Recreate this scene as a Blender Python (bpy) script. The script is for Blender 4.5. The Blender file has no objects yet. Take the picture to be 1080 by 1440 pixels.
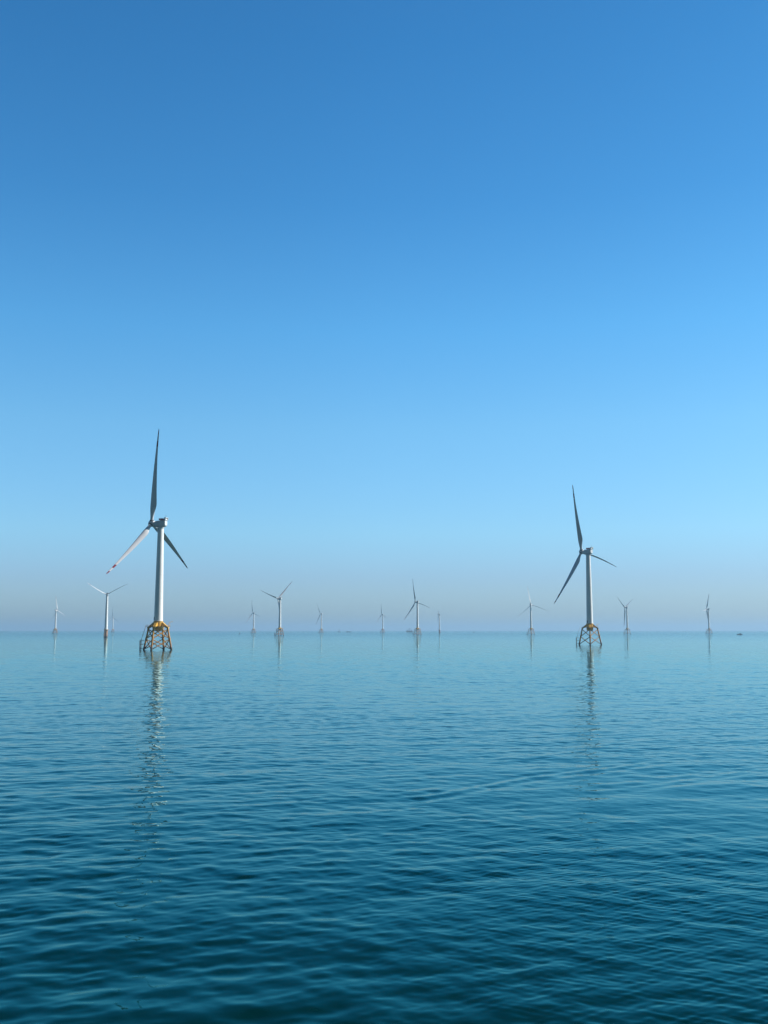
import bpy, bmesh, math, random
import numpy as np
from mathutils import Vector, Matrix
R = math.radians
scene = bpy.context.scene
col = scene.collection

# ------------------------------------------------------------------ camera
cam_data = bpy.data.cameras.new('camera')
cam = bpy.data.objects.new('camera', cam_data)
col.objects.link(cam)
cam.location = (0, 0, 13.8)
cam.rotation_euler = (R(90 + 6.76), 0, 0)
cam_data.sensor_fit = 'HORIZONTAL'
cam_data.sensor_width = 36
cam_data.lens = 36 * 1400 / 1080
cam_data.clip_start = 0.5
cam_data.clip_end = 90000
scene.camera = cam
scene.render.resolution_x, scene.render.resolution_y = 768, 1024

# ------------------------------------------------------------------ light
SUN_EL, SUN_AZ = R(33), R(78)          # azimuth clockwise from the view direction (+Y)
world = bpy.data.worlds.new('World')
scene.world = world
world.use_nodes = True
wn, wl = world.node_tree.nodes, world.node_tree.links
wn.clear()
out = wn.new('ShaderNodeOutputWorld')
bg = wn.new('ShaderNodeBackground')
sky = wn.new('ShaderNodeTexSky')
sky.sky_type = 'NISHITA'
sky.sun_disc = False
sky.sun_elevation = SUN_EL
sky.sun_rotation = SUN_AZ
sky.altitude = 0
sky.air_density = 1.0
sky.dust_density = 0.6
sky.ozone_density = 3.0
# clear marine air: the measured daylight model is tinted by height above the horizon (deep blue aloft, pale low down)
geo_w = wn.new('ShaderNodeTexCoord')
sep_w = wn.new('ShaderNodeSeparateXYZ'); wl.new(geo_w.outputs['Generated'], sep_w.inputs[0])
asin_w = wn.new('ShaderNodeMath'); asin_w.operation = 'ARCSINE'; wl.new(sep_w.outputs[2], asin_w.inputs[0])
nrm_w = wn.new('ShaderNodeMapRange'); wl.new(asin_w.outputs[0], nrm_w.inputs[0]); nrm_w.inputs[2].default_value = math.pi / 2
ramp = wn.new('ShaderNodeValToRGB'); wl.new(nrm_w.outputs[0], ramp.inputs[0])
SKY_TINT = [(0.0, (0.73, 1.00, 1.42)), (3.0, (0.76, 1.05, 1.49)), (5.5, (0.86, 1.31, 1.60)), (11.5, (0.84, 1.47, 1.68)), (17.0, (0.64, 1.47, 1.78)),
            (24.0, (0.43, 1.26, 1.66)), (32.0, (0.335, 1.14, 1.56)), (50.0, (0.30, 0.95, 1.35)), (90.0, (0.28, 0.85, 1.2))]
els = ramp.color_ramp.elements
while len(els) < len(SKY_TINT): els.new(0.5)
for e_, (deg, c) in zip(els, SKY_TINT): e_.position = deg / 90
for e_, (deg, c) in zip(els, SKY_TINT): e_.color = (c[0] / 2, c[1] / 2, c[2] / 2, 1)
tint = wn.new('ShaderNodeMix'); tint.data_type = 'RGBA'; tint.blend_type = 'MULTIPLY'; tint.inputs[0].default_value = 1
wl.new(sky.outputs[0], tint.inputs[6]); wl.new(ramp.outputs[0], tint.inputs[7])
# unseen sky behind the camera is dimmed to deepen shade on the towers
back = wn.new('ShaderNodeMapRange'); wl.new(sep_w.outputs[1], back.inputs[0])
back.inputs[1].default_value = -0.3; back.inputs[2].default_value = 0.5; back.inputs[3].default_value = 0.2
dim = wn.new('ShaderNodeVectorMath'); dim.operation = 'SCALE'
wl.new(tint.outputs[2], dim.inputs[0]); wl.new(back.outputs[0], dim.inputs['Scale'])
right_dim = wn.new('ShaderNodeMapRange'); wl.new(sep_w.outputs[0], right_dim.inputs[0])       # sky dimmed slightly to the right to even out its gradient
right_dim.inputs[1].default_value = 0.0; right_dim.inputs[2].default_value = 0.36; right_dim.inputs[3].default_value = 1.03; right_dim.inputs[4].default_value = 0.94
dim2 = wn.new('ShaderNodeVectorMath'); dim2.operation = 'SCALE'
wl.new(dim.outputs[0], dim2.inputs[0]); wl.new(right_dim.outputs[0], dim2.inputs['Scale'])
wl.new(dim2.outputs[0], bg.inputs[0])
bg.inputs[1].default_value = 0.153      # x2 makes up for the halved tint ramp
wl.new(bg.outputs[0], out.inputs[0])

sd = bpy.data.lights.new('sun', 'SUN')
sd.energy = 5.0
sd.angle = R(0.5)
sd.color = (1.0, 0.96, 0.90)
sun = bpy.data.objects.new('sun', sd)
col.objects.link(sun)
sdir = Vector((math.sin(SUN_AZ) * math.cos(SUN_EL), math.cos(SUN_AZ) * math.cos(SUN_EL), math.sin(SUN_EL)))
sun.rotation_euler = sdir.to_track_quat('Z', 'Y').to_euler()
sun.location = (0, 0, 400)

scene.view_settings.view_transform = 'Standard'
scene.view_settings.look = 'None'
scene.view_settings.exposure = 0.45
scene.view_settings.gamma = 1
scene.cycles.volume_bounces = 1
scene.cycles.max_bounces = 6

# ------------------------------------------------------------------ materials
def new_mat(name):
    m = bpy.data.materials.new(name)
    m.use_nodes = True
    nt = m.node_tree
    return m, nt.nodes, nt.links, nt.nodes['Principled BSDF']

def mixrgb(n, l, fac, a, b, mode='MIX'):
    x = n.new('ShaderNodeMix'); x.data_type = 'RGBA'; x.blend_type = mode
    for sock, v in ((x.inputs[0], fac), (x.inputs[6], a), (x.inputs[7], b)):
        if hasattr(v, 'is_linked') or hasattr(v, 'links'): l.new(v, sock)
        elif isinstance(v, (int, float)): sock.default_value = v
        else: sock.default_value = (*v, 1)
    return x.outputs[2]

def mathn(n, l, op, a, b=0.0, c=None, clamp=False):
    x = n.new('ShaderNodeMath'); x.operation = op; x.use_clamp = clamp
    for i, v in enumerate((a, b) if c is None else (a, b, c)):
        if hasattr(v, 'links'): l.new(v, x.inputs[i])
        else: x.inputs[i].default_value = v
    return x.outputs[0]

def painted(name, color, dirt, rough=0.35, scale=0.4, amount=0.5, stretch=(1, 1, 0.15), metallic=0.0):
    """painted steel with streaky weathering"""
    m, n, l, p = new_mat(name)
    tc = n.new('ShaderNodeTexCoord')
    mp = n.new('ShaderNodeMapping'); mp.inputs['Scale'].default_value = stretch
    l.new(tc.outputs['Object'], mp.inputs[0])
    no = n.new('ShaderNodeTexNoise'); no.inputs['Scale'].default_value = scale
    no.inputs['Detail'].default_value = 6
    l.new(mp.outputs[0], no.inputs['Vector'])
    cr = n.new('ShaderNodeMapRange'); cr.inputs[1].default_value = 0.45; cr.inputs[2].default_value = 0.8
    cr.inputs[4].default_value = amount
    l.new(no.outputs[0], cr.inputs[0])
    l.new(mixrgb(n, l, cr.outputs[0], color, dirt), p.inputs['Base Color'])
    p.inputs['Roughness'].default_value = rough
    p.inputs['Metallic'].default_value = metallic
    return m, n, l, p, tc

MAT = {}
MAT['tower_paint'] = painted('tower_paint', (0.76, 0.76, 0.75), (0.56, 0.55, 0.52), 0.38)[0]
MAT['nacelle_paint'] = painted('nacelle_paint', (0.58, 0.59, 0.60), (0.42, 0.41, 0.40), 0.4)[0]
MAT['dark_metal'] = painted('dark_metal', (0.06, 0.06, 0.07), (0.12, 0.07, 0.04), 0.5)[0]
MAT['red_railing'] = painted('red_railing', (0.34, 0.03, 0.04), (0.2, 0.03, 0.03), 0.5)[0]
MAT['grating'] = painted('grating', (0.09, 0.07, 0.045), (0.06, 0.04, 0.025), 0.6)[0]

# blades: white laminate, two red bands by the tip
m, n, l, p, tc = painted('blade_laminate', (0.57, 0.58, 0.59), (0.46, 0.45, 0.44), 0.42, 0.6, 0.4)
src = p.inputs['Base Color'].links[0].from_socket
sx = n.new('ShaderNodeSeparateXYZ'); l.new(tc.outputs['Object'], sx.inputs[0])
z = mathn(n, l, 'DIVIDE', sx.outputs[2], 66.0)
b1 = mathn(n, l, 'MULTIPLY', mathn(n, l, 'GREATER_THAN', z, 0.81), mathn(n, l, 'LESS_THAN', z, 0.872))
b2 = mathn(n, l, 'GREATER_THAN', z, 0.937)
l.new(mixrgb(n, l, mathn(n, l, 'ADD', b1, b2, clamp=True), src, (0.22, 0.022, 0.03)), p.inputs['Base Color'])
MAT['blade'] = m

def jacket_mat(name, paint, rust):
    m, n, l, p, tc = painted(name, paint, rust, 0.5, 0.9, 0.9, (1, 1, 0.5))
    src = p.inputs['Base Color'].links[0].from_socket
    geo = n.new('ShaderNodeNewGeometry')
    s = n.new('ShaderNodeSeparateXYZ'); l.new(geo.outputs['Position'], s.inputs[0])
    no = n.new('ShaderNodeTexNoise'); no.inputs['Scale'].default_value = 1.2; no.inputs['Detail'].default_value = 5
    l.new(geo.outputs['Position'], no.inputs['Vector'])
    zz = mathn(n, l, 'ADD', s.outputs[2], mathn(n, l, 'MULTIPLY', no.outputs[0], -2.0))
    f1 = n.new('ShaderNodeMapRange'); f1.inputs[1].default_value = 6.5; f1.inputs[2].default_value = 1.5
    f1.inputs[4].default_value = 0.65
    l.new(zz, f1.inputs[0])
    f2 = n.new('ShaderNodeMapRange'); f2.inputs[1].default_value = 1.6; f2.inputs[2].default_value = 0.6
    l.new(zz, f2.inputs[0])
    c1 = mixrgb(n, l, f1.outputs[0], src, rust)                     # rust over the splash zone
    l.new(mixrgb(n, l, f2.outputs[0], c1, (0.025, 0.028, 0.018)), p.inputs['Base Color'])   # marine growth
    return m
MAT['jacket'] = jacket_mat('jacket_paint', (0.46, 0.225, 0.025), (0.19, 0.065, 0.022))
MAT['transition'] = jacket_mat('transition_paint', (0.74, 0.41, 0.045), (0.40, 0.20, 0.05))
MAT['pile'] = jacket_mat('pile_paint', (0.36, 0.20, 0.09), (0.22, 0.10, 0.06))

# ------------------------------------------------------------------ mesh helpers
def ring_pts(c, u, v, r, n):
    return [c + (u * math.cos(2 * math.pi * k / n) + v * math.sin(2 * math.pi * k / n)) * r for k in range(n)]

def frame_for(d):
    d = d.normalized()
    u = d.cross(Vector((0, 0, 1)))
    if u.length < 1e-4: u = Vector((1, 0, 0))
    u.normalize()
    return u, d.cross(u).normalized()

def tube(bm, a, b, r0, r1=None, n=12):
    a, b = Vector(a), Vector(b)
    r1 = r0 if r1 is None else r1
    u, v = frame_for(b - a)
    A = [bm.verts.new(p) for p in ring_pts(a, u, v, r0, n)]
    B = [bm.verts.new(p) for p in ring_pts(b, u, v, r1, n)]
    for k in range(n):
        bm.faces.new((A[k], A[(k + 1) % n], B[(k + 1) % n], B[k]))
    bm.faces.new(A[::-1]); bm.faces.new(B)

def lathe(bm, prof, n=32, M=None):
    rings = []
    for r, z in prof:
        rings.append([bm.verts.new((M or Matrix()) @ Vector((r * math.cos(2 * math.pi * k / n), r * math.sin(2 * math.pi * k / n), z))) for k in range(n)])
    for A, B in zip(rings, rings[1:]):
        for k in range(n):
            bm.faces.new((A[k], A[(k + 1) % n], B[(k + 1) % n], B[k]))
    bm.faces.new(rings[0][::-1]); bm.faces.new(rings[-1])

def box(bm, lo, hi, bevel=0.0):
    x0, y0, z0 = lo; x1, y1, z1 = hi
    vs = [bm.verts.new(p) for p in ((x0,y0,z0),(x1,y0,z0),(x1,y1,z0),(x0,y1,z0),(x0,y0,z1),(x1,y0,z1),(x1,y1,z1),(x0,y1,z1))]
    fs = [bm.faces.new([vs[i] for i in f]) for f in ((3,2,1,0),(4,5,6,7),(0,1,5,4),(1,2,6,5),(2,3,7,6),(3,0,4,7))]
    if bevel:
        es = set(e for f in fs for e in f.edges)
        bmesh.ops.bevel(bm, geom=list(es), offset=bevel, segments=2, affect='EDGES', profile=0.5)

def loft(bm, sections):
    rings = [[bm.verts.new(p) for p in s] for s in sections]
    k_ = len(rings[0])
    for A, B in zip(rings, rings[1:]):
        for k in range(k_):
            bm.faces.new((A[k], A[(k + 1) % k_], B[(k + 1) % k_], B[k]))
    bm.faces.new(rings[0][::-1]); bm.faces.new(rings[-1])

def mesh(name, bm, mat, smooth=True):
    bmesh.ops.recalc_face_normals(bm, faces=bm.faces)
    me = bpy.data.meshes.new(name)
    bm.to_mesh(me); bm.free()
    me.materials.append(MAT[mat])
    if smooth:
        me.shade_smooth()
        me.set_sharp_from_angle(angle=R(38))
    return me

def put(name, me, parent=None, M=None):
    o = bpy.data.objects.new(name, me)
    col.objects.link(o)
    if parent is not None: o.parent = parent
    if M is not None: o.matrix_local = M
    return o

def tag(o, label, cat, group=None, kind=None):
    if label: o['label'] = label
    if cat: o['category'] = cat
    if group: o['group'] = group
    if kind: o['kind'] = kind
    return o

# ------------------------------------------------------------------ turbine meshes (each kind made once, shared)
ME = {}
def build_meshes():
    # tower on a jacket, z 20 .. 85.6
    for key, z0, z1, r0, r1 in (('tower', 20.0, 85.6, 3.05, 2.1), ('pile_tower', 15.0, 78.0, 3.1, 1.9)):
        bm = bmesh.new()
        prof = [(r0 + 0.12, z0), (r0 + 0.12, z0 + 0.35), (r0, z0 + 0.36)]
        for f in (0.24, 0.5, 0.76):
            zz = z0 + (z1 - z0) * f; rr = r0 + (r1 - r0) * f
            prof += [(rr, zz - 0.12), (rr + 0.05, zz - 0.1), (rr + 0.05, zz + 0.1), (rr, zz + 0.12)]
        prof += [(r1, z1 - 0.8), (r1 + 0.25, z1 - 0.7), (r1 + 0.25, z1)]
        lathe(bm, prof, 48)
        ME[key] = mesh(key, bm, 'tower_paint')
        bm = bmesh.new()
        a = R(-60)
        M = Matrix.Rotation(a, 4, 'Z')
        pts = []
        for (w, hh) in ((-0.55, 0.45), (0.55, 0.45), (0.55, 2.5), (0.3, 2.85), (-0.3, 2.85), (-0.55, 2.5)):
            pts.append((w, hh))
        rin, rout = r0 - 0.2, r0 + 0.10
        loft(bm, [[M @ Vector((w, -rin, z0 + hh)) for w, hh in pts], [M @ Vector((w, -rout, z0 + hh)) for w, hh in pts]])
        ME[key + '_door'] = mesh('door', bm, 'dark_metal', False)

    # nacelle: local frame x across, y towards the rotor, z up, origin at tower top centre
    bm = bmesh.new()
    def sec(y, w, zb, zt, c):
        pts = []
        for cx, cz, a0 in ((w / 2 - c, zt - c, 0), (-w / 2 + c, zt - c, 90), (-w / 2 + c, zb + c, 180), (w / 2 - c, zb + c, 270)):
            for k in range(5):
                a = R(a0 + k * 22.5)
                pts.append(Vector((cx + c * math.cos(a), y, cz + c * math.sin(a))))
        return pts
    loft(bm, [sec(4.9, 3.3, 0.6, 4.0, 1.5), sec(4.2, 3.9, 0.3, 4.4, 1.4), sec(2.6, 4.3, 0.1, 4.7, 1.0), sec(-2.0, 4.4, 0.1, 4.9, 0.8),
              sec(-3.3, 4.3, 0.5, 5.0, 1.1), sec(-4.0, 3.7, 1.3, 4.7, 1.1)])
    ME['nacelle'] = mesh('nacelle', bm, 'nacelle_paint')
    bm = bmesh.new()
    lathe(bm, [(2.25, -0.7), (2.5, -0.6), (2.5, 0.05), (2.2, 0.15)], 32)
    ME['yaw_bearing'] = mesh('yaw_bearing', bm, 'nacelle_paint')
    bm = bmesh.new()                                                  # rear cooler fin stack
    box(bm, (-2.0, -4.5, 4.9), (2.0, -3.5, 5.1)); box(bm, (-2.1, -4.7, 6.5), (2.1, -3.3, 6.8))
    for x in (-2.0, 1.85): box(bm, (x, -4.5, 5.1), (x + 0.15, -3.5, 6.5))
    box(bm, (-1.85, -4.05, 5.1), (1.85, -3.95, 6.5))
    ME['cooler'] = mesh('cooler', bm, 'nacelle_paint', False)
    bm = bmesh.new()                                                  # hoist deck with red rails
    zt = 5.02
    box(bm, (-2.3, -3.2, zt), (2.3, 0.6, zt + 0.12))
    for hz in (0.6, 1.15):
        for a, b in (((-2.3, -3.2), (2.3, -3.2)), ((2.3, -3.2), (2.3, 0.6)), ((2.3, 0.6), (-2.3, 0.6)), ((-2.3, 0.6), (-2.3, -3.2))):
            tube(bm, (*a, zt + hz), (*b, zt + hz), 0.06, n=6)
    for x in (-2.3, -0.8, 0.8, 2.3):
        for y in (-3.2, 0.6): tube(bm, (x, y, zt), (x, y, zt + 1.2), 0.05, n=6)
    for y in (-2.3, -1.4, -0.4):
        for x in (-2.3, 2.3): tube(bm, (x, y, zt), (x, y, zt + 1.2), 0.05, n=6)
    for s in (-1, 1):                                                 # mesh infill panels
        box(bm, (s * 2.3 - 0.02, -3.1, zt + 0.14), (s * 2.3 + 0.02, 0.5, zt + 1.05))
    ME['hoist_platform'] = mesh('hoist_platform', bm, 'red_railing', False)
    bm = bmesh.new()
    tube(bm, (0.9, -3.2, 4.9), (0.9, -3.2, 8.2), 0.06, n=6); tube(bm, (0.4, -3.2, 8.0), (1.4, -3.2, 8.0), 0.04, n=6)
    for x in (0.4, 1.4): tube(bm, (x, -3.2, 8.0), (x, -3.2, 8.4), 0.09, n=6)
    ME['wind_sensor'] = mesh('wind_sensor', bm, 'dark_metal', False)

    # rotor hub: local z is the rotor axis pointing upwind, origin at hub centre
    bm = bmesh.new()
    lathe(bm, [(1.7, -2.2), (2.05, -1.9), (2.15, -0.6), (2.15, 0.6), (1.95, 1.4), (1.5, 2.0), (0.9, 2.35), (0.25, 2.5)], 36)
    ME['rotor_hub'] = mesh('rotor_hub', bm, 'nacelle_paint')
    bm = bmesh.new()
    lathe(bm, [(1.45, 1.5), (1.45, 2.35), (1.25, 2.5)], 28)
    ME['blade_collar'] = mesh('blade_collar', bm, 'dark_metal')

    # blade, z from 2 to 66, x chord, +y pre-bend
    def interp(x, tab):
        for (x0, y0), (x1, y1) in zip(tab, tab[1:]):
            if x <= x1:
                t = (x - x0) / (x1 - x0); t = t * t * (3 - 2 * t) if y1 > y0 else t
                return y0 + (y1 - y0) * t
        return tab[-1][1]
    bm = bmesh.new(); secs = []
    N = 20
    for i in range(41):
        f = i / 40
        zz = 2.0 + 64.0 * f
        s = zz / 66
        chord = interp(s, [(0.0, 2.3), (0.05, 2.3), (0.21, 5.0), (0.45, 3.6), (0.7, 2.1), (0.92, 1.15), (0.985, 0.7), (1.0, 0.2)])
        thick = interp(s, [(0.0, 1.0), (0.05, 1.0), (0.0501, 1.0), (1.01, 1.0)])
        tc_ = 1.0 if s < 0.05 else max(0.18, 1.0 - 0.66 * min(1, (s - 0.05) / 0.17) - 0.18 * max(0, (s - 0.22) / 0.5))
        tw = R(14 * (1 - min(1, s / 0.8)) ** 1.5)
        circ = max(0.0, 1 - max(0, s - 0.04) / 0.15)
        bend = 4.0 * s ** 2
        pts = []
        for k in range(N):
            a = 2 * math.pi * k / N
            cx, cy = math.cos(a), math.sin(a)
            ax = 0.5 * chord * cx
            ay = 0.5 * chord * tc_ * cy
            # aerofoil: thick leading edge at -x, thin trailing edge at +x
            shape = (0.55 * (1 - cx) / 1.0) ** 0.6 if cx > -0.2 else 0.77
            ay2 = ay * (circ + (1 - circ) * min(1, shape))
            ax2 = ax + (1 - circ) * chord * 0.18
            x, y = ax2, ay2
            pts.append(Vector((x * math.cos(tw) - y * math.sin(tw), x * math.sin(tw) + y * math.cos(tw) + bend, zz)))
        secs.append(pts)
    loft(bm, secs)
    ME['blade'] = mesh('blade', bm, 'blade')

    # jacket
    ztop, rt, rb, zb = 15.2, 7.1, 10.3, -3.0
    def legp(k, z):
        rr = rb + (rt - rb) * (z / ztop)
        a = R(90 * k)
        return Vector((rr * math.cos(a), rr * math.sin(a), z))
    bm = bmesh.new()
    tube(bm, legp(0, zb), legp(0, ztop), 0.68, 0.60, 16)
    for zz in (0.6, 7.7, 14.2):
        tube(bm, legp(0, zz - 0.8), legp(0, zz + 0.8), 0.74, n=16)
    ME['leg'] = mesh('leg', bm, 'jacket')
    k = 0
    for (za, zc) in ((0.4, 7.5), (7.9, 14.4)):
        for a, b in (((0, za), (1, zc)), ((1, za), (0, zc))):
            bm = bmesh.new()
            tube(bm, legp(*a), legp(*b), 0.33, n=10)
            ME['brace%d' % k] = mesh('brace', bm, 'jacket'); k += 1
    # transition piece: central can with four sloping box girders down to the leg heads
    bm = bmesh.new()
    lathe(bm, [(2.6, 13.2), (3.15, 14.4), (3.2, 19.7), (3.45, 19.75), (3.45, 20.0)], 40)
    ME['transition_piece'] = mesh('transition_piece', bm, 'transition')
    bm = bmesh.new()
    w = 1.0
    sec0 = [Vector((2.9, -w, 16.9)), Vector((2.9, w, 16.9)), Vector((2.9, w, 19.6)), Vector((2.9, -w, 19.6))]
    sec1 = [Vector((7.3, -w * .8, 14.7)), Vector((7.3, w * .8, 14.7)), Vector((7.3, w * .8, 16.0)), Vector((7.3, -w * .8, 16.0))]
    sec2 = [Vector((7.9, -w * .8, 14.9)), Vector((7.9, w * .8, 14.9)), Vector((7.9, w * .8, 15.7)), Vector((7.9, -w * .8, 15.7))]
    loft(bm, [sec0, sec1, sec2])
    ME['girder'] = mesh('girder', bm, 'transition', False)
    # working deck
    bm = bmesh.new()
    def ringplate(bm, ro, ri, z0, z1, n, rot=0):
        vs = []
        for r_, z_ in ((ri, z0), (ro, z0), (ro, z1), (ri, z1)):
            vs.append([bm.verts.new((r_ * math.cos(2 * math.pi * k / n + rot), r_ * math.sin(2 * math.pi * k / n + rot), z_)) for k in range(n)])
        for i in range(4):
            A, B = vs[i], vs[(i + 1) % 4]
            for k in range(n): bm.faces.new((A[k], A[(k + 1) % n], B[(k + 1) % n], B[k]))
    ringplate(bm, 8.3, 3.3, 15.95, 16.2, 8, R(22.5))
    ME['deck'] = mesh('work_platform', bm, 'grating', False)
    def rail(ro, z0, n, rot, mat='transition'):
        bm = bmesh.new()
        P = [Vector((ro * math.cos(2 * math.pi * k / n + rot), ro * math.sin(2 * math.pi * k / n + rot), z0)) for k in range(n)]
        for k in range(n):
            a, b = P[k], P[(k + 1) % n]
            for hz in (0.55, 1.1): tube(bm, a + Vector((0, 0, hz)), b + Vector((0, 0, hz)), 0.035, n=5)
            for t in (0, 0.25, 0.5, 0.75):
                q = a.lerp(b, t); tube(bm, q, q + Vector((0, 0, 1.12)), 0.035, n=5)
        return mesh('railing', bm, mat, False)
    ME['railing'] = rail(8.2, 16.2, 8, R(22.5))
    bm = bmesh.new()                                                  # davit crane
    tube(bm, (6.6, 3.4, 16.2), (6.6, 3.4, 19.0), 0.16, n=8); tube(bm, (6.6, 3.4, 18.9), (8.6, 5.0, 19.9), 0.12, n=8)
    tube(bm, (8.5, 4.9, 19.8), (8.5, 4.9, 18.6), 0.03, n=5)
    ME['davit_crane'] = mesh('davit_crane', bm, 'transition', False)
    # boat landing: fender tubes and ladder, outside leg at local -x (turned per turbine)
    def landing(x0, ztop_, x1=None):
        bm = bmesh.new()
        for y in (-0.9, 0.9):
            tube(bm, (x0, y, -2.5), (x0, y, 6.6), 0.28, n=10)
            for zz in (1.0, 3.8, 6.2): tube(bm, (x0, y, zz), (x0 + 2.6 - zz * 0.0, y * 0.6, zz + 0.3), 0.16, n=8)
        for zz in (1.4, 6.4): tube(bm, (x0, -0.9, zz), (x0, 0.9, zz), 0.14, n=8)
        me_ = mesh('boat_landing', bm, 'jacket')
        bm = bmesh.new()
        a0, a1 = Vector((x0 + 0.5, 0, -1.0)), Vector((x0 + 0.5, 0, 7.0))
        b1 = Vector((x1 if x1 is not None else x0 + 0.5, 0, ztop_ + 1.1))
        for (p0, p1) in ((a0, a1), (a1 + Vector((0, 0, 0.001)), b1)):
            for y in (-0.28, 0.28): tube(bm, p0 + Vector((0, y, 0)), p1 + Vector((0, y, 0)), 0.07, n=6)
            n_ = int((p1 - p0).length / 0.33)
            for k in range(1, n_):
                q = p0.lerp(p1, k / n_); tube(bm, q + Vector((0, -0.28, 0)), q + Vector((0, 0.28, 0)), 0.03, n=5)
        tube(bm, (x0 - 0.2, -0.9, 7.0), (x0 - 0.2, 0.9, 7.0), 0.06, n=6)
        box(bm, (x0 - 0.3, -0.9, 7.0), (x0 + 1.6, 0.9, 7.12))
        return me_, mesh('ladder', bm, 'jacket', False)
    ME['boat_landing'], ME['ladder'] = landing(-12.9, 16.2, -9.0)
    ME['pile_landing'], ME['pile_ladder'] = landing(-5.6, 14.4, -4.2)
    # monopile
    bm = bmesh.new()
    lathe(bm, [(3.35, -4), (3.35, 14.2), (3.6, 14.25), (3.6, 15.0)], 40)
    ME['monopile'] = mesh('monopile', bm, 'pile')
    bm = bmesh.new(); ringplate(bm, 4.9, 3.6, 13.9, 14.15, 12, 0)
    ME['pile_deck'] = mesh('work_platform', bm, 'grating', False)
    ME['pile_railing'] = rail(4.8, 14.15, 12, 0)
build_meshes()

TILT = R(5)
def make_turbine(label, X, D, yaw, theta, rotor, jacket_deg=45, mono=False, pitch=-102, landing_deg=None):
    """yaw: angle of the rotor plane from +X in degrees; theta: first blade clockwise from up."""
    t = bpy.data.objects.new('wind_turbine', None); col.objects.link(t)
    t.location = (X, D, 0)
    tag(t, label, 'wind turbine', 'wind turbines standing in the sea')
    H = 80.0 if mono else 88.0
    over = 5.2 if mono else 7.2
    tw = put('tower', ME['pile_tower' if mono else 'tower'], t)
    put('door', ME[('pile_tower' if mono else 'tower') + '_door'], tw)
    sc_n = 0.82 if mono else 1.0
    NM = Matrix.Translation((0, 0, H - 2.4 * sc_n)) @ Matrix.Rotation(R(yaw), 4, 'Z') @ Matrix.Scale(sc_n, 4)
    na = put('nacelle', ME['nacelle'], t, NM)
    for k in ('yaw_bearing', 'cooler', 'hoist_platform', 'wind_sensor'): put(k, ME[k], na)
    # rotor frame
    a = R(yaw)
    nh = Vector((-math.sin(a), math.cos(a), 0)); e = Vector((math.cos(a), math.sin(a), 0)); z = Vector((0, 0, 1))
    ax = nh * math.cos(TILT) + z * math.sin(TILT); zr = z * math.cos(TILT) - nh * math.sin(TILT)
    hubc = Vector((0, 0, H)) + ax * over
    HM = Matrix.Translation(hubc) @ Matrix((( -e.x, zr.x, ax.x, 0), (-e.y, zr.y, ax.y, 0), (-e.z, zr.z, ax.z, 0), (0, 0, 0, 1))) @ Matrix.Scale(sc_n, 4)
    put('rotor_hub', ME['rotor_hub'], t, HM)
    for k in range(3):
        th = R(theta + 120 * k)
        d = e * math.sin(th) + zr * math.cos(th)
        tg = e * math.cos(th) - zr * math.sin(th)
        yb = d.cross(tg)
        BM = Matrix(((tg.x, yb.x, d.x, hubc.x), (tg.y, yb.y, d.y, hubc.y), (tg.z, yb.z, d.z, hubc.z), (0, 0, 0, 1)))
        b = put('blade', ME['blade'], t, BM @ Matrix.Rotation(R(pitch), 4, 'Z') @ Matrix.Scale(rotor / 66.0, 4))
        put('blade_collar', ME['blade_collar'], b)
    if mono:
        RM = Matrix.Rotation(R(landing_deg or 0), 4, 'Z')
        mp = put('monopile', ME['monopile'], t, RM)
        put('boat_landing', ME['pile_landing'], mp); put('ladder', ME['pile_ladder'], mp)
        dk = put('work_platform', ME['pile_deck'], t, RM); put('railing', ME['pile_railing'], dk)
        return t
    JM = Matrix.Rotation(R(jacket_deg), 4, 'Z')
    j = bpy.data.objects.new('jacket_foundation', None); col.objects.link(j); j.parent = t; j.matrix_local = JM
    for k in range(4):
        Q = Matrix.Rotation(R(90 * k), 4, 'Z')
        put('leg', ME['leg'], j, Q)
        for i in range(4): put('brace', ME['brace%d' % i], j, Q)
    tp = put('transition_piece', ME['transition_piece'], t, JM)
    for k in range(4): put('girder', ME['girder'], tp, Matrix.Rotation(R(90 * k), 4, 'Z'))
    dk = put('work_platform', ME['deck'], t, JM)
    put('railing', ME['railing'], dk); put('davit_crane', ME['davit_crane'], dk)
    bl = put('boat_landing', ME['boat_landing'], t, Matrix.Rotation(R(landing_deg if landing_deg is not None else jacket_deg), 4, 'Z'))
    put('ladder', ME['ladder'], bl)
    return t


JD = -11.5
# label, x, distance, rotor-plane angle, first blade angle, blade length
make_turbine('largest, nearest white turbine on a yellow lattice base, lower left blade sunlit with red bands', -157.3, 698.1, 75.1, -8.6, 67.2, JD, pitch=-104)
make_turbine('second largest white turbine, at the right, one blade drooping right in a curve', 195.5, 951.7, 46.6, -23.2, 66.4, JD, pitch=-95)
make_turbine('white turbine with blades in a Y on a brown single pile, left of the largest', -524.5, 1891.7, 20.0, 58.0, 44.0, mono=True, landing_deg=70, pitch=-120)
make_turbine('tiny leftmost turbine on a lattice base, one blade up and one sloping right', -1263.0, 3852.0, -39.7, -10.7, 57.0, JD)
make_turbine('faintest turbine, a hazy thin tower just right of the brown single pile turbine', -1612.0, 5960.0, 62.0, -8.0, 60.0, JD)
make_turbine('tiny turbine with an upright blade, first to the right of the largest turbine', -576.4, 4429.0, 62.4, -17.6, 59.0, JD)
make_turbine('mid sized lattice base turbine with two blades raised in a wide V', -248.8, 2393.0, 52.1, 43.5, 64.5, JD, pitch=-78)
make_turbine('tiny turbine with upper and lower blades slanting left, right of the wide V turbine', -292.4, 4678.0, 50.1, -34.6, 58.5, JD)
make_turbine('tiny lattice base turbine with a thin upright blade, just left of the central work vessel', -6.3, 4884.0, 58.2, -15.5, 56.0, JD)
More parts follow.
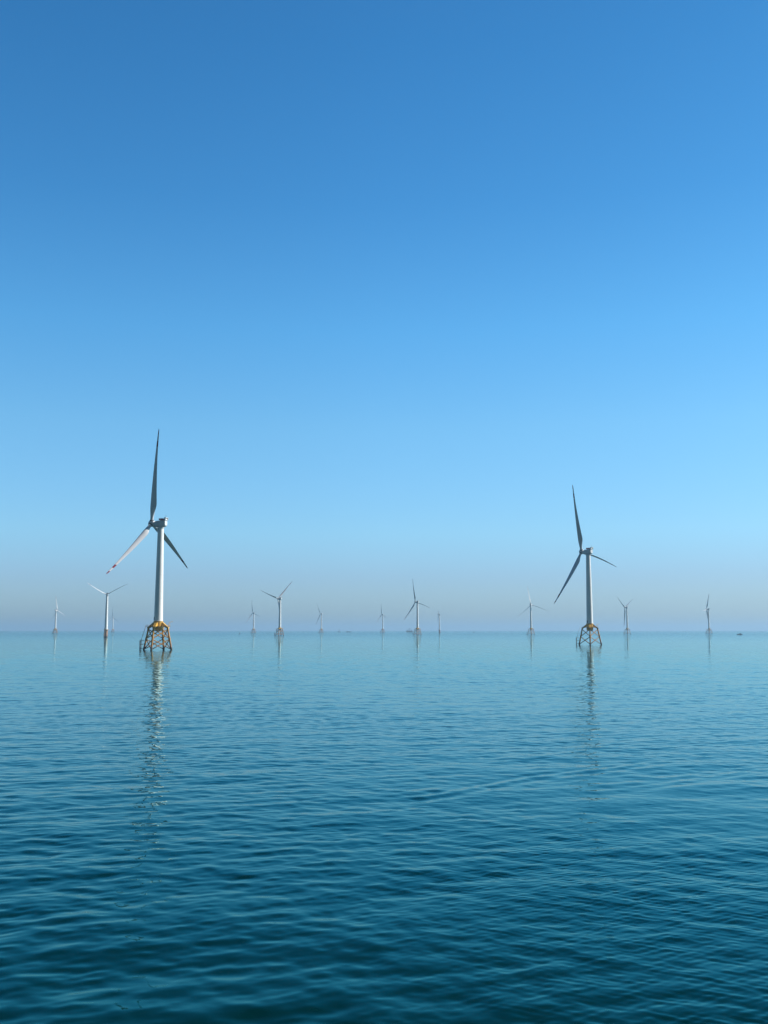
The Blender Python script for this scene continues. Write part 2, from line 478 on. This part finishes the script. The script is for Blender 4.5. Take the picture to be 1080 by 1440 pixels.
make_turbine('mid sized central turbine with all three blades spread, next to a grey work vessel', 89.9, 2688.5, 49.7, -20.5, 65.5, JD)
make_turbine('small turbine on a slim single pile, rotor nearly edge on, right of the central turbine', 243.0, 4390.0, 84.0, -62.0, 33.0, mono=True, landing_deg=120)
make_turbine('small turbine with evenly spread blades, just left of the second largest turbine', 437.2, 2978.8, -22.0, -12.2, 56.0, JD, pitch=-118)
make_turbine('small turbine, one blade up left and one hanging down, right of the second largest', 813.2, 3349.5, 48.6, -62.6, 65.0, JD)
make_turbine('rightmost turbine of the row, thin blade up and a short bright one to its left', 1181.5, 3643.0, 58.0, 20.1, 62.5, JD)


# ------------------------------------------------------------------ boats and buoys
def hull_bm(L, B, Dk, sheer=0.8, n=14):
    """hull along x, bow at +x, waterline z=0"""
    bm = bmesh.new(); secs = []
    for i in range(n + 1):
        s = i / n
        x = -L / 2 + L * s
        w = B / 2 * (1 - max(0, (s - 0.55) / 0.45) ** 2.2) * (0.88 + 0.12 * min(1, s * 4))
        w = max(w, 0.06)
        top = Dk + sheer * max(0, (s - 0.4) / 0.6) ** 2
        secs.append([Vector((x, -w, top)), Vector((x, -w * 0.86, 0.2)), Vector((x - (0.06 * L if s > .9 else 0), -w * 0.45, -0.9)), Vector((x - (0.06 * L if s > .9 else 0), w * 0.45, -0.9)), Vector((x, w * 0.86, 0.2)), Vector((x, w, top))])
    loft(bm, secs)
    return bm
MAT['dark_hull'] = painted('dark_hull', (0.03, 0.05, 0.08), (0.10, 0.06, 0.04), 0.45)[0]
MAT['boat_white'] = painted('boat_white', (0.35, 0.38, 0.42), (0.25, 0.24, 0.22), 0.45)[0]
MAT['crane_steel'] = painted('crane_steel', (0.10, 0.12, 0.14), (0.15, 0.09, 0.05), 0.5)[0]

def boat(name, label, cat, X, D, rz, group=None):
    o = bpy.data.objects.new(name, None); col.objects.link(o)
    o.location = (X, D, 0); o.rotation_euler = (0, 0, rz)
    return tag(o, label, cat, group)


def at(px, D): return ((px - 540) / 1400 * D, D)
# grey work vessel with a crane frame by the central turbine
x, y = at(575.7, 7000)
b = boat('work_vessel', 'grey work vessel with a peaked crane frame, left of the central turbine base', 'ship', x, y, R(8))
put('hull', mesh('hull', hull_bm(50, 14, 4.5, 1.5), 'crane_steel'), b)
bm = bmesh.new(); box(bm, (-22, -6, 4.6), (-10, 6, 8.5), 0.3); box(bm, (-20, -5, 8.5), (-13, 5, 11.0), 0.3)
put('deckhouse', mesh('deckhouse', bm, 'crane_steel', False), b)
bm = bmesh.new()
for s in (-1, 1):
    tube(bm, (-20, s * 5, 8), (1, s * 0.6, 27), 0.9, 0.5, 8); tube(bm, (22, s * 5, 5), (1, s * 0.6, 27), 0.9, 0.5, 8)
    tube(bm, (-4, s * 5, 4.5), (1, s * 0.6, 27), 0.8, 0.5, 8)
    tube(bm, (-12, s * 3.4, 15), (13, s * 3.2, 14), 0.5, n=8)
tube(bm, (1, -0.8, 27), (1, 0.8, 27), 0.6, n=8)
put('crane_frame', mesh('crane_frame', bm, 'crane_steel', False), b)
bm = bmesh.new()
for k in range(6): box(bm, (-8 + k * 4.6, -5, 4.6), (-4.2 + k * 4.6, 5, 8.2 + (k % 3)), 0.1)
put('deck_cargo', mesh('deck_cargo', bm, 'crane_steel', False), b)
# low barge on the horizon
x, y = at(491, 7000)
b = boat('barge', 'low flat barge, a faint line on the horizon left of centre', 'barge', x, y, R(2))
put('hull', mesh('hull', hull_bm(36, 11, 3.2, 0.8), 'dark_hull'), b)
bm = bmesh.new(); box(bm, (-15, -4, 3.3), (-8, 4, 6.2), 0.3); put('wheelhouse', mesh('wheelhouse', bm, 'crane_steel', False), b)
# faint upright mast
x, y = at(477.5, 7000)
b = boat('fishing_boat', 'hazy boat showing as an upright mast, left of the low barge on the horizon', 'boat', x, y, R(60))
put('hull', mesh('hull', hull_bm(20, 6, 2.5, 1.4), 'dark_hull'), b)
bm = bmesh.new(); box(bm, (-7, -2.2, 2.4), (-1, 2.2, 6.4), 0.3); put('wheelhouse', mesh('wheelhouse', bm, 'crane_steel', False), b)
bm = bmesh.new(); tube(bm, (1, 0, 2), (1, 0, 24), 0.8, 0.4, 8); tube(bm, (1, 0, 8), (-8, 0, 16), 0.3, 0.2, 8); tube(bm, (1, 0, 22), (9, 0, 4), 0.25, n=6); tube(bm, (1, 0, 22), (-8, 0, 3), 0.25, n=6)
put('mast', mesh('mast', bm, 'crane_steel', False), b)
# dark boat at the right edge
x, y = at(1036.5, 2950)
b = boat('fishing_boat', 'small dark low boat at the far right of the sea, beyond the rightmost turbine', 'boat', x, y, R(176))
put('hull', mesh('hull', hull_bm(16.5, 4.6, 1.5, 0.9), 'dark_hull'), b)
bm = bmesh.new(); box(bm, (-4.6, -1.6, 1.4), (0.6, 1.6, 3.7), 0.25); box(bm, (-4.9, -1.8, 3.7), (1.0, 1.8, 3.9), 0.05)
put('wheelhouse', mesh('wheelhouse', bm, 'dark_hull', False), b)
bm = bmesh.new(); tube(bm, (-2, 0, 3.8), (-2, 0, 6.0), 0.08, n=6); tube(bm, (3.5, 0, 1.5), (3.5, 0, 3.6), 0.1, n=6)
put('mast', mesh('mast', bm, 'dark_hull', False), b)
bm = bmesh.new(); box(bm, (1.2, -1.2, 1.4), (4.6, 1.2, 2.1), 0.1)
put('deck_locker', mesh('deck_locker', bm, 'dark_hull', False), b)
# marker buoys
def buoy(px, D, label, s=1.0):
    x, y = at(px, D)
    o = boat('marker_buoy', label, 'buoy', x, y, 0, 'dark marker buoys')
    S = Matrix.Scale(s, 4)
    bm = bmesh.new(); lathe(bm, [(0.9, -0.8), (1.5, -0.2), (1.5, 0.8), (1.1, 1.1)], 20)
    put('float', mesh('float', bm, 'dark_hull'), o, S)
    bm = bmesh.new()
    for k in range(4):
        a = R(90 * k); tube(bm, (1.0 * math.cos(a), 1.0 * math.sin(a), 1.0), (0.35 * math.cos(a), 0.35 * math.sin(a), 3.0), 0.09, n=6)
    box(bm, (-0.55, -0.04, 1.5), (0.55, 0.04, 2.8)); box(bm, (-0.04, -0.55, 1.5), (0.04, 0.55, 2.8))
    put('cage', mesh('cage', bm, 'dark_hull', False), o, S)
    bm = bmesh.new(); lathe(bm, [(0.3, 3.0), (0.3, 3.4), (0.12, 3.55)], 12)
    put('lantern', mesh('lantern', bm, 'dark_hull'), o, S)
buoy(338.5, 3700, 'small dark buoy right of the largest turbine, near a tiny turbine', 1.5)
buoy(665.5, 5600, 'tiny dark buoy alone on the horizon between the central turbines and the right ones', 1.7)


# ------------------------------------------------------------------ water
def build_water():
    rng = np.random.default_rng(11)
    r = [24.0]
    while r[-1] < 60: r.append(r[-1] + 0.105)
    while r[-1] < 160: r.append(r[-1] + 0.12 + 0.0012 * (r[-1] - 60))
    while r[-1] < 430: r.append(r[-1] + 0.30 + 0.0012 * (r[-1] - 160))
    step = r[-1] - r[-2]
    while r[-1] < 1600: step *= 1.008; r.append(r[-1] + step)
    while r[-1] < 45000:
        step = min(step * 1.06, 2500); r.append(r[-1] + step)
    r = np.array(r)
    ang = np.linspace(-R(30), R(30), 1050)
    RR, AA = np.meshgrid(r, ang, indexing='ij')
    X = RR * np.sin(AA); Y = RR * np.cos(AA)
    dr = np.gradient(r)[:, None] * np.ones_like(X)
    Z = np.zeros_like(X)
    # long gust pattern modulates the small waves; calmer to the left, breezier to the right
    gust = 0.5 + 0.32 * np.sin(0.045 * X + 0.03 * Y + 1.0) * np.sin(0.021 * Y - 0.013 * X + 0.4) + 0.16 * np.sin(0.11 * Y + 0.05 * X) * np.sin(0.07 * X - 0.02 * Y + 2)
    right = 1 / (1 + np.exp(-(AA - R(5) + 0.0006 * (RR - 60)) / R(4)))
    comps = []
    def add(nw, l0, l1, slope, mean, spread, w):
        for _ in range(nw):
            lam = l0 * (l1 / l0) ** rng.random()
            th = mean + spread * rng.standard_normal()
            comps.append((lam, th, slope / math.sqrt(nw), rng.random() * 6.283, w))
    add(10, 7, 16, 0.017, R(100), R(22), 'all')
    add(22, 2.6, 6.5, 0.019, R(97), R(36), 'all')
    add(40, 1.3, 3.2, 0.037, R(94), R(48), 'gust')
    add(26, 0.62, 1.3, 0.023, R(90), R(46), 'gust')
    add(20, 0.34, 0.75, 0.070, R(122), R(12), 'right')
    add(20, 0.34, 0.75, 0.065, R(60), R(10), 'right')
    Zf = {'all': 1.0, 'gust': 0.35 + 1.1 * gust, 'right': right * np.clip(gust * 1.6 - 0.2, 0.1, 1.4)}
    nfar = int(np.searchsorted(r, 1600))
    for lam, th, sl, ph, w in comps:
        k = 2 * math.pi / lam
        amp = sl * math.sqrt(2) / k
        att = np.clip((lam / dr[:, 0] - 2.4) / 1.8, 0, 1)
        rows = int(np.max(np.nonzero(att > 0)[0])) + 1 if np.any(att > 0) else 0
        rows = min(rows, nfar)
        if not rows: continue
        wt = Zf[w]; wt = wt if isinstance(wt, float) else wt[:rows]
        P = k * (math.cos(th) * X[:rows] + math.sin(th) * Y[:rows]) + ph
        # slightly peaked crests
        Z[:rows] += att[:rows, None] * wt * amp * (np.sin(P) - 0.12 * np.cos(2 * P))
    # low wake rollers drifting across the middle distance on the right
    for (x0, y0, x1, y1, amp, wd, lam) in ((-2, 81, 30, 109, 0.036, 2.4, 2.5), (18, 88, 46, 106, 0.018, 2.2, 2.2), (8, 104, 34, 126, 0.018, 2.2, 2.8)):
        dx, dy = x1 - x0, y1 - y0; L = math.hypot(dx, dy); dx /= L; dy /= L
        u = (X - x0) * dx + (Y - y0) * dy; v = -(X - x0) * dy + (Y - y0) * dx + 0.6 * np.sin(u * 0.22)
        env = np.exp(-(v / wd) ** 2) * np.clip(u / 6, 0, 1) * np.clip((L - u) / 8, 0, 1)
        Z += amp * env * np.cos(2 * math.pi * v / lam)
    nr, na = X.shape
    V1 = np.stack([X, Y, Z], -1).reshape(-1, 3)
    idx = np.arange(nr * na).reshape(nr, na)
    F1 = np.stack([idx[:-1, :-1], idx[:-1, 1:], idx[1:, 1:], idx[1:, :-1]], -1).reshape(-1, 4)
    # the rest of the circle and the disc under the camera, coarse
    r2 = np.concatenate([[0.5, 6, 12, 24], 24 * 1.25 ** np.arange(1, 34)]); r2 = np.append(r2[r2 < r[-1]], r[-1])
    a2 = np.linspace(R(30), R(330), 91)
    R2, A2 = np.meshgrid(r2, a2, indexing='ij')
    V2 = np.stack([R2 * np.sin(A2), R2 * np.cos(A2), np.zeros_like(R2)], -1).reshape(-1, 3)
    id2 = np.arange(R2.size).reshape(R2.shape) + len(V1)
    F2 = np.stack([id2[:-1, :-1], id2[:-1, 1:], id2[1:, 1:], id2[1:, :-1]], -1).reshape(-1, 4)
    a3 = np.linspace(-R(30), R(30), 13); r3 = np.array([0.5, 6, 12, 24.0])
    R3, A3 = np.meshgrid(r3, a3, indexing='ij')
    V3 = np.stack([R3 * np.sin(A3), R3 * np.cos(A3), np.zeros_like(R3)], -1).reshape(-1, 3)
    id3 = np.arange(R3.size).reshape(R3.shape) + len(V1) + len(V2)
    F3 = np.stack([id3[:-1, :-1], id3[:-1, 1:], id3[1:, 1:], id3[1:, :-1]], -1).reshape(-1, 4)
    V = np.concatenate([V1, V2, V3]).astype(np.float32); F = np.concatenate([F1, F2, F3]).astype(np.int32)
    me = bpy.data.meshes.new('water')
    me.vertices.add(len(V)); me.vertices.foreach_set('co', V.ravel())
    me.loops.add(F.size); me.loops.foreach_set('vertex_index', F.ravel())
    me.polygons.add(len(F)); me.polygons.foreach_set('loop_start', np.arange(len(F), dtype=np.int32) * 4)
    me.update(calc_edges=True)
    me.shade_smooth()
    return me

m, n, l, p = new_mat('sea_water')
n.remove(p)
deep = n.new('ShaderNodeBsdfDiffuse'); deep.inputs[0].default_value = (0.0002, 0.015, 0.0125, 1)   # light coming back out of the water
shine = n.new('ShaderNodeBsdfGlossy'); shine.inputs[0].default_value = (0.62, 0.97, 1.0, 1); shine.inputs['Roughness'].default_value = 0.035
fres = n.new('ShaderNodeFresnel'); fres.inputs[0].default_value = 1.33
gf = n.new('ShaderNodeValToRGB')                         # tint darkens reflections and cuts their red where one looks down into the water
ge = gf.color_ramp.elements
ge.new(0.2)
for e_, (pos, c) in zip(ge, ((0.04, (0.01, 0.32, 0.32, 1)), (0.20, (0.22, 0.93, 0.97, 1)), (0.55, (0.74, 1.0, 1.0, 1)))):
    e_.position = pos; e_.color = c
l.new(fres.outputs[0], gf.inputs[0])
l.new(gf.outputs[0], shine.inputs[0])
mixs = n.new('ShaderNodeMixShader')
l.new(fres.outputs[0], mixs.inputs[0]); l.new(deep.outputs[0], mixs.inputs[1]); l.new(shine.outputs[0], mixs.inputs[2])
l.new(mixs.outputs[0], n['Material Output'].inputs['Surface'])
geo = n.new('ShaderNodeNewGeometry')
def slopes(scale, stretch, rot, detail, seed):
    """a field of surface slopes (x, y) in -0.5 .. 0.5"""
    mp = n.new('ShaderNodeMapping'); mp.inputs['Scale'].default_value = (stretch, 1, 1); mp.inputs['Rotation'].default_value = (0, 0, R(rot))
    mp.inputs['Location'].default_value = (seed, seed * 1.7, 0)
    l.new(geo.outputs['Position'], mp.inputs[0])
    t = n.new('ShaderNodeTexNoise'); t.inputs['Scale'].default_value = scale; t.inputs['Detail'].default_value = detail
    t.inputs['Roughness'].default_value = 0.55
    l.new(mp.outputs[0], t.inputs['Vector'])
    v = n.new('ShaderNodeVectorMath'); v.operation = 'SUBTRACT'; l.new(t.outputs['Color'], v.inputs[0]); v.inputs[1].default_value = (0.5, 0.5, 0.5)
    return v.outputs[0]
def vscale(v, f):
    x = n.new('ShaderNodeVectorMath'); x.operation = 'SCALE'; l.new(v, x.inputs[0])
    if hasattr(f, 'links'): l.new(f, x.inputs['Scale'])
    else: x.inputs['Scale'].default_value = f
    return x.outputs[0]
def vadd(a, b):
    x = n.new('ShaderNodeVectorMath'); x.operation = 'ADD'; l.new(a, x.inputs[0]); l.new(b, x.inputs[1])
    return x.outputs[0]
# the mesh carries the larger waves close in; further out the same sea goes on as surface slopes
dist = n.new('ShaderNodeVectorMath'); dist.operation = 'LENGTH'; l.new(geo.outputs['Position'], dist.inputs[0])
far = n.new('ShaderNodeMapRange'); far.inputs[1].default_value = 90; far.inputs[2].default_value = 650
far.inputs[3].default_value = 0.06
l.new(dist.outputs['Value'], far.inputs[0])
far2 = n.new('ShaderNodeMapRange'); far2.inputs[1].default_value = 1000; far2.inputs[2].default_value = 3000
far2.inputs[4].default_value = 5.0
l.new(dist.outputs['Value'], far2.inputs[0])
far_sum = mathn(n, l, 'ADD', far.outputs[0], far2.outputs[0])
# cat's paws: patches of finer wind ripple between slicks
pt = n.new('ShaderNodeTexNoise'); pt.inputs['Scale'].default_value = 0.035; pt.inputs['Detail'].default_value = 3
pm = n.new('ShaderNodeMapping'); pm.inputs['Scale'].default_value = (0.5, 1, 1); l.new(geo.outputs['Position'], pm.inputs[0]); l.new(pm.outputs[0], pt.inputs['Vector'])
patch = n.new('ShaderNodeMapRange'); patch.inputs[1].default_value = 0.38; patch.inputs[2].default_value = 0.66
patch.inputs[3].default_value = 0.02; patch.inputs[4].default_value = 0.085
l.new(pt.outputs[0], patch.inputs[0])
sl = vadd(vscale(slopes(3.2, 0.45, 8, 3.0, 3.0), patch.outputs[0]), vscale(slopes(0.55, 0.3, -6, 2.0, 11.0), mathn(n, l, 'MULTIPLY', far_sum, 0.125)))
flat = n.new('ShaderNodeVectorMath'); flat.operation = 'MULTIPLY'; l.new(sl, flat.inputs[0]); flat.inputs[1].default_value = (0.75, 1.0, 0.0)
nn = n.new('ShaderNodeVectorMath'); nn.operation = 'NORMALIZE'
l.new(vadd(geo.outputs['Normal'], flat.outputs[0]), nn.inputs[0])
for nd in (deep, shine, fres): l.new(nn.outputs[0], nd.inputs['Normal'])
MAT['water'] = m
wme = build_water(); wme.materials.append(m)
tag(put('water', wme), None, None, kind='structure')

# ------------------------------------------------------------------ haze
bm = bmesh.new()
box(bm, (-46000, -46000, -6.0), (46000, 46000, 168.0))
m = bpy.data.materials.new('sea_haze'); m.use_nodes = True
nt = m.node_tree; nt.nodes.clear()
o_ = nt.nodes.new('ShaderNodeOutputMaterial'); v_ = nt.nodes.new('ShaderNodeVolumePrincipled')
v_.inputs['Color'].default_value = (0.41, 0.60, 0.78, 1)
v_.inputs['Density'].default_value = 0.85e-4
v_.inputs['Anisotropy'].default_value = 0.2
nt.links.new(v_.outputs[0], o_.inputs['Volume'])
MAT['haze'] = m
tag(put('haze', mesh('haze', bm, 'haze', False)), None, None, kind='stuff')
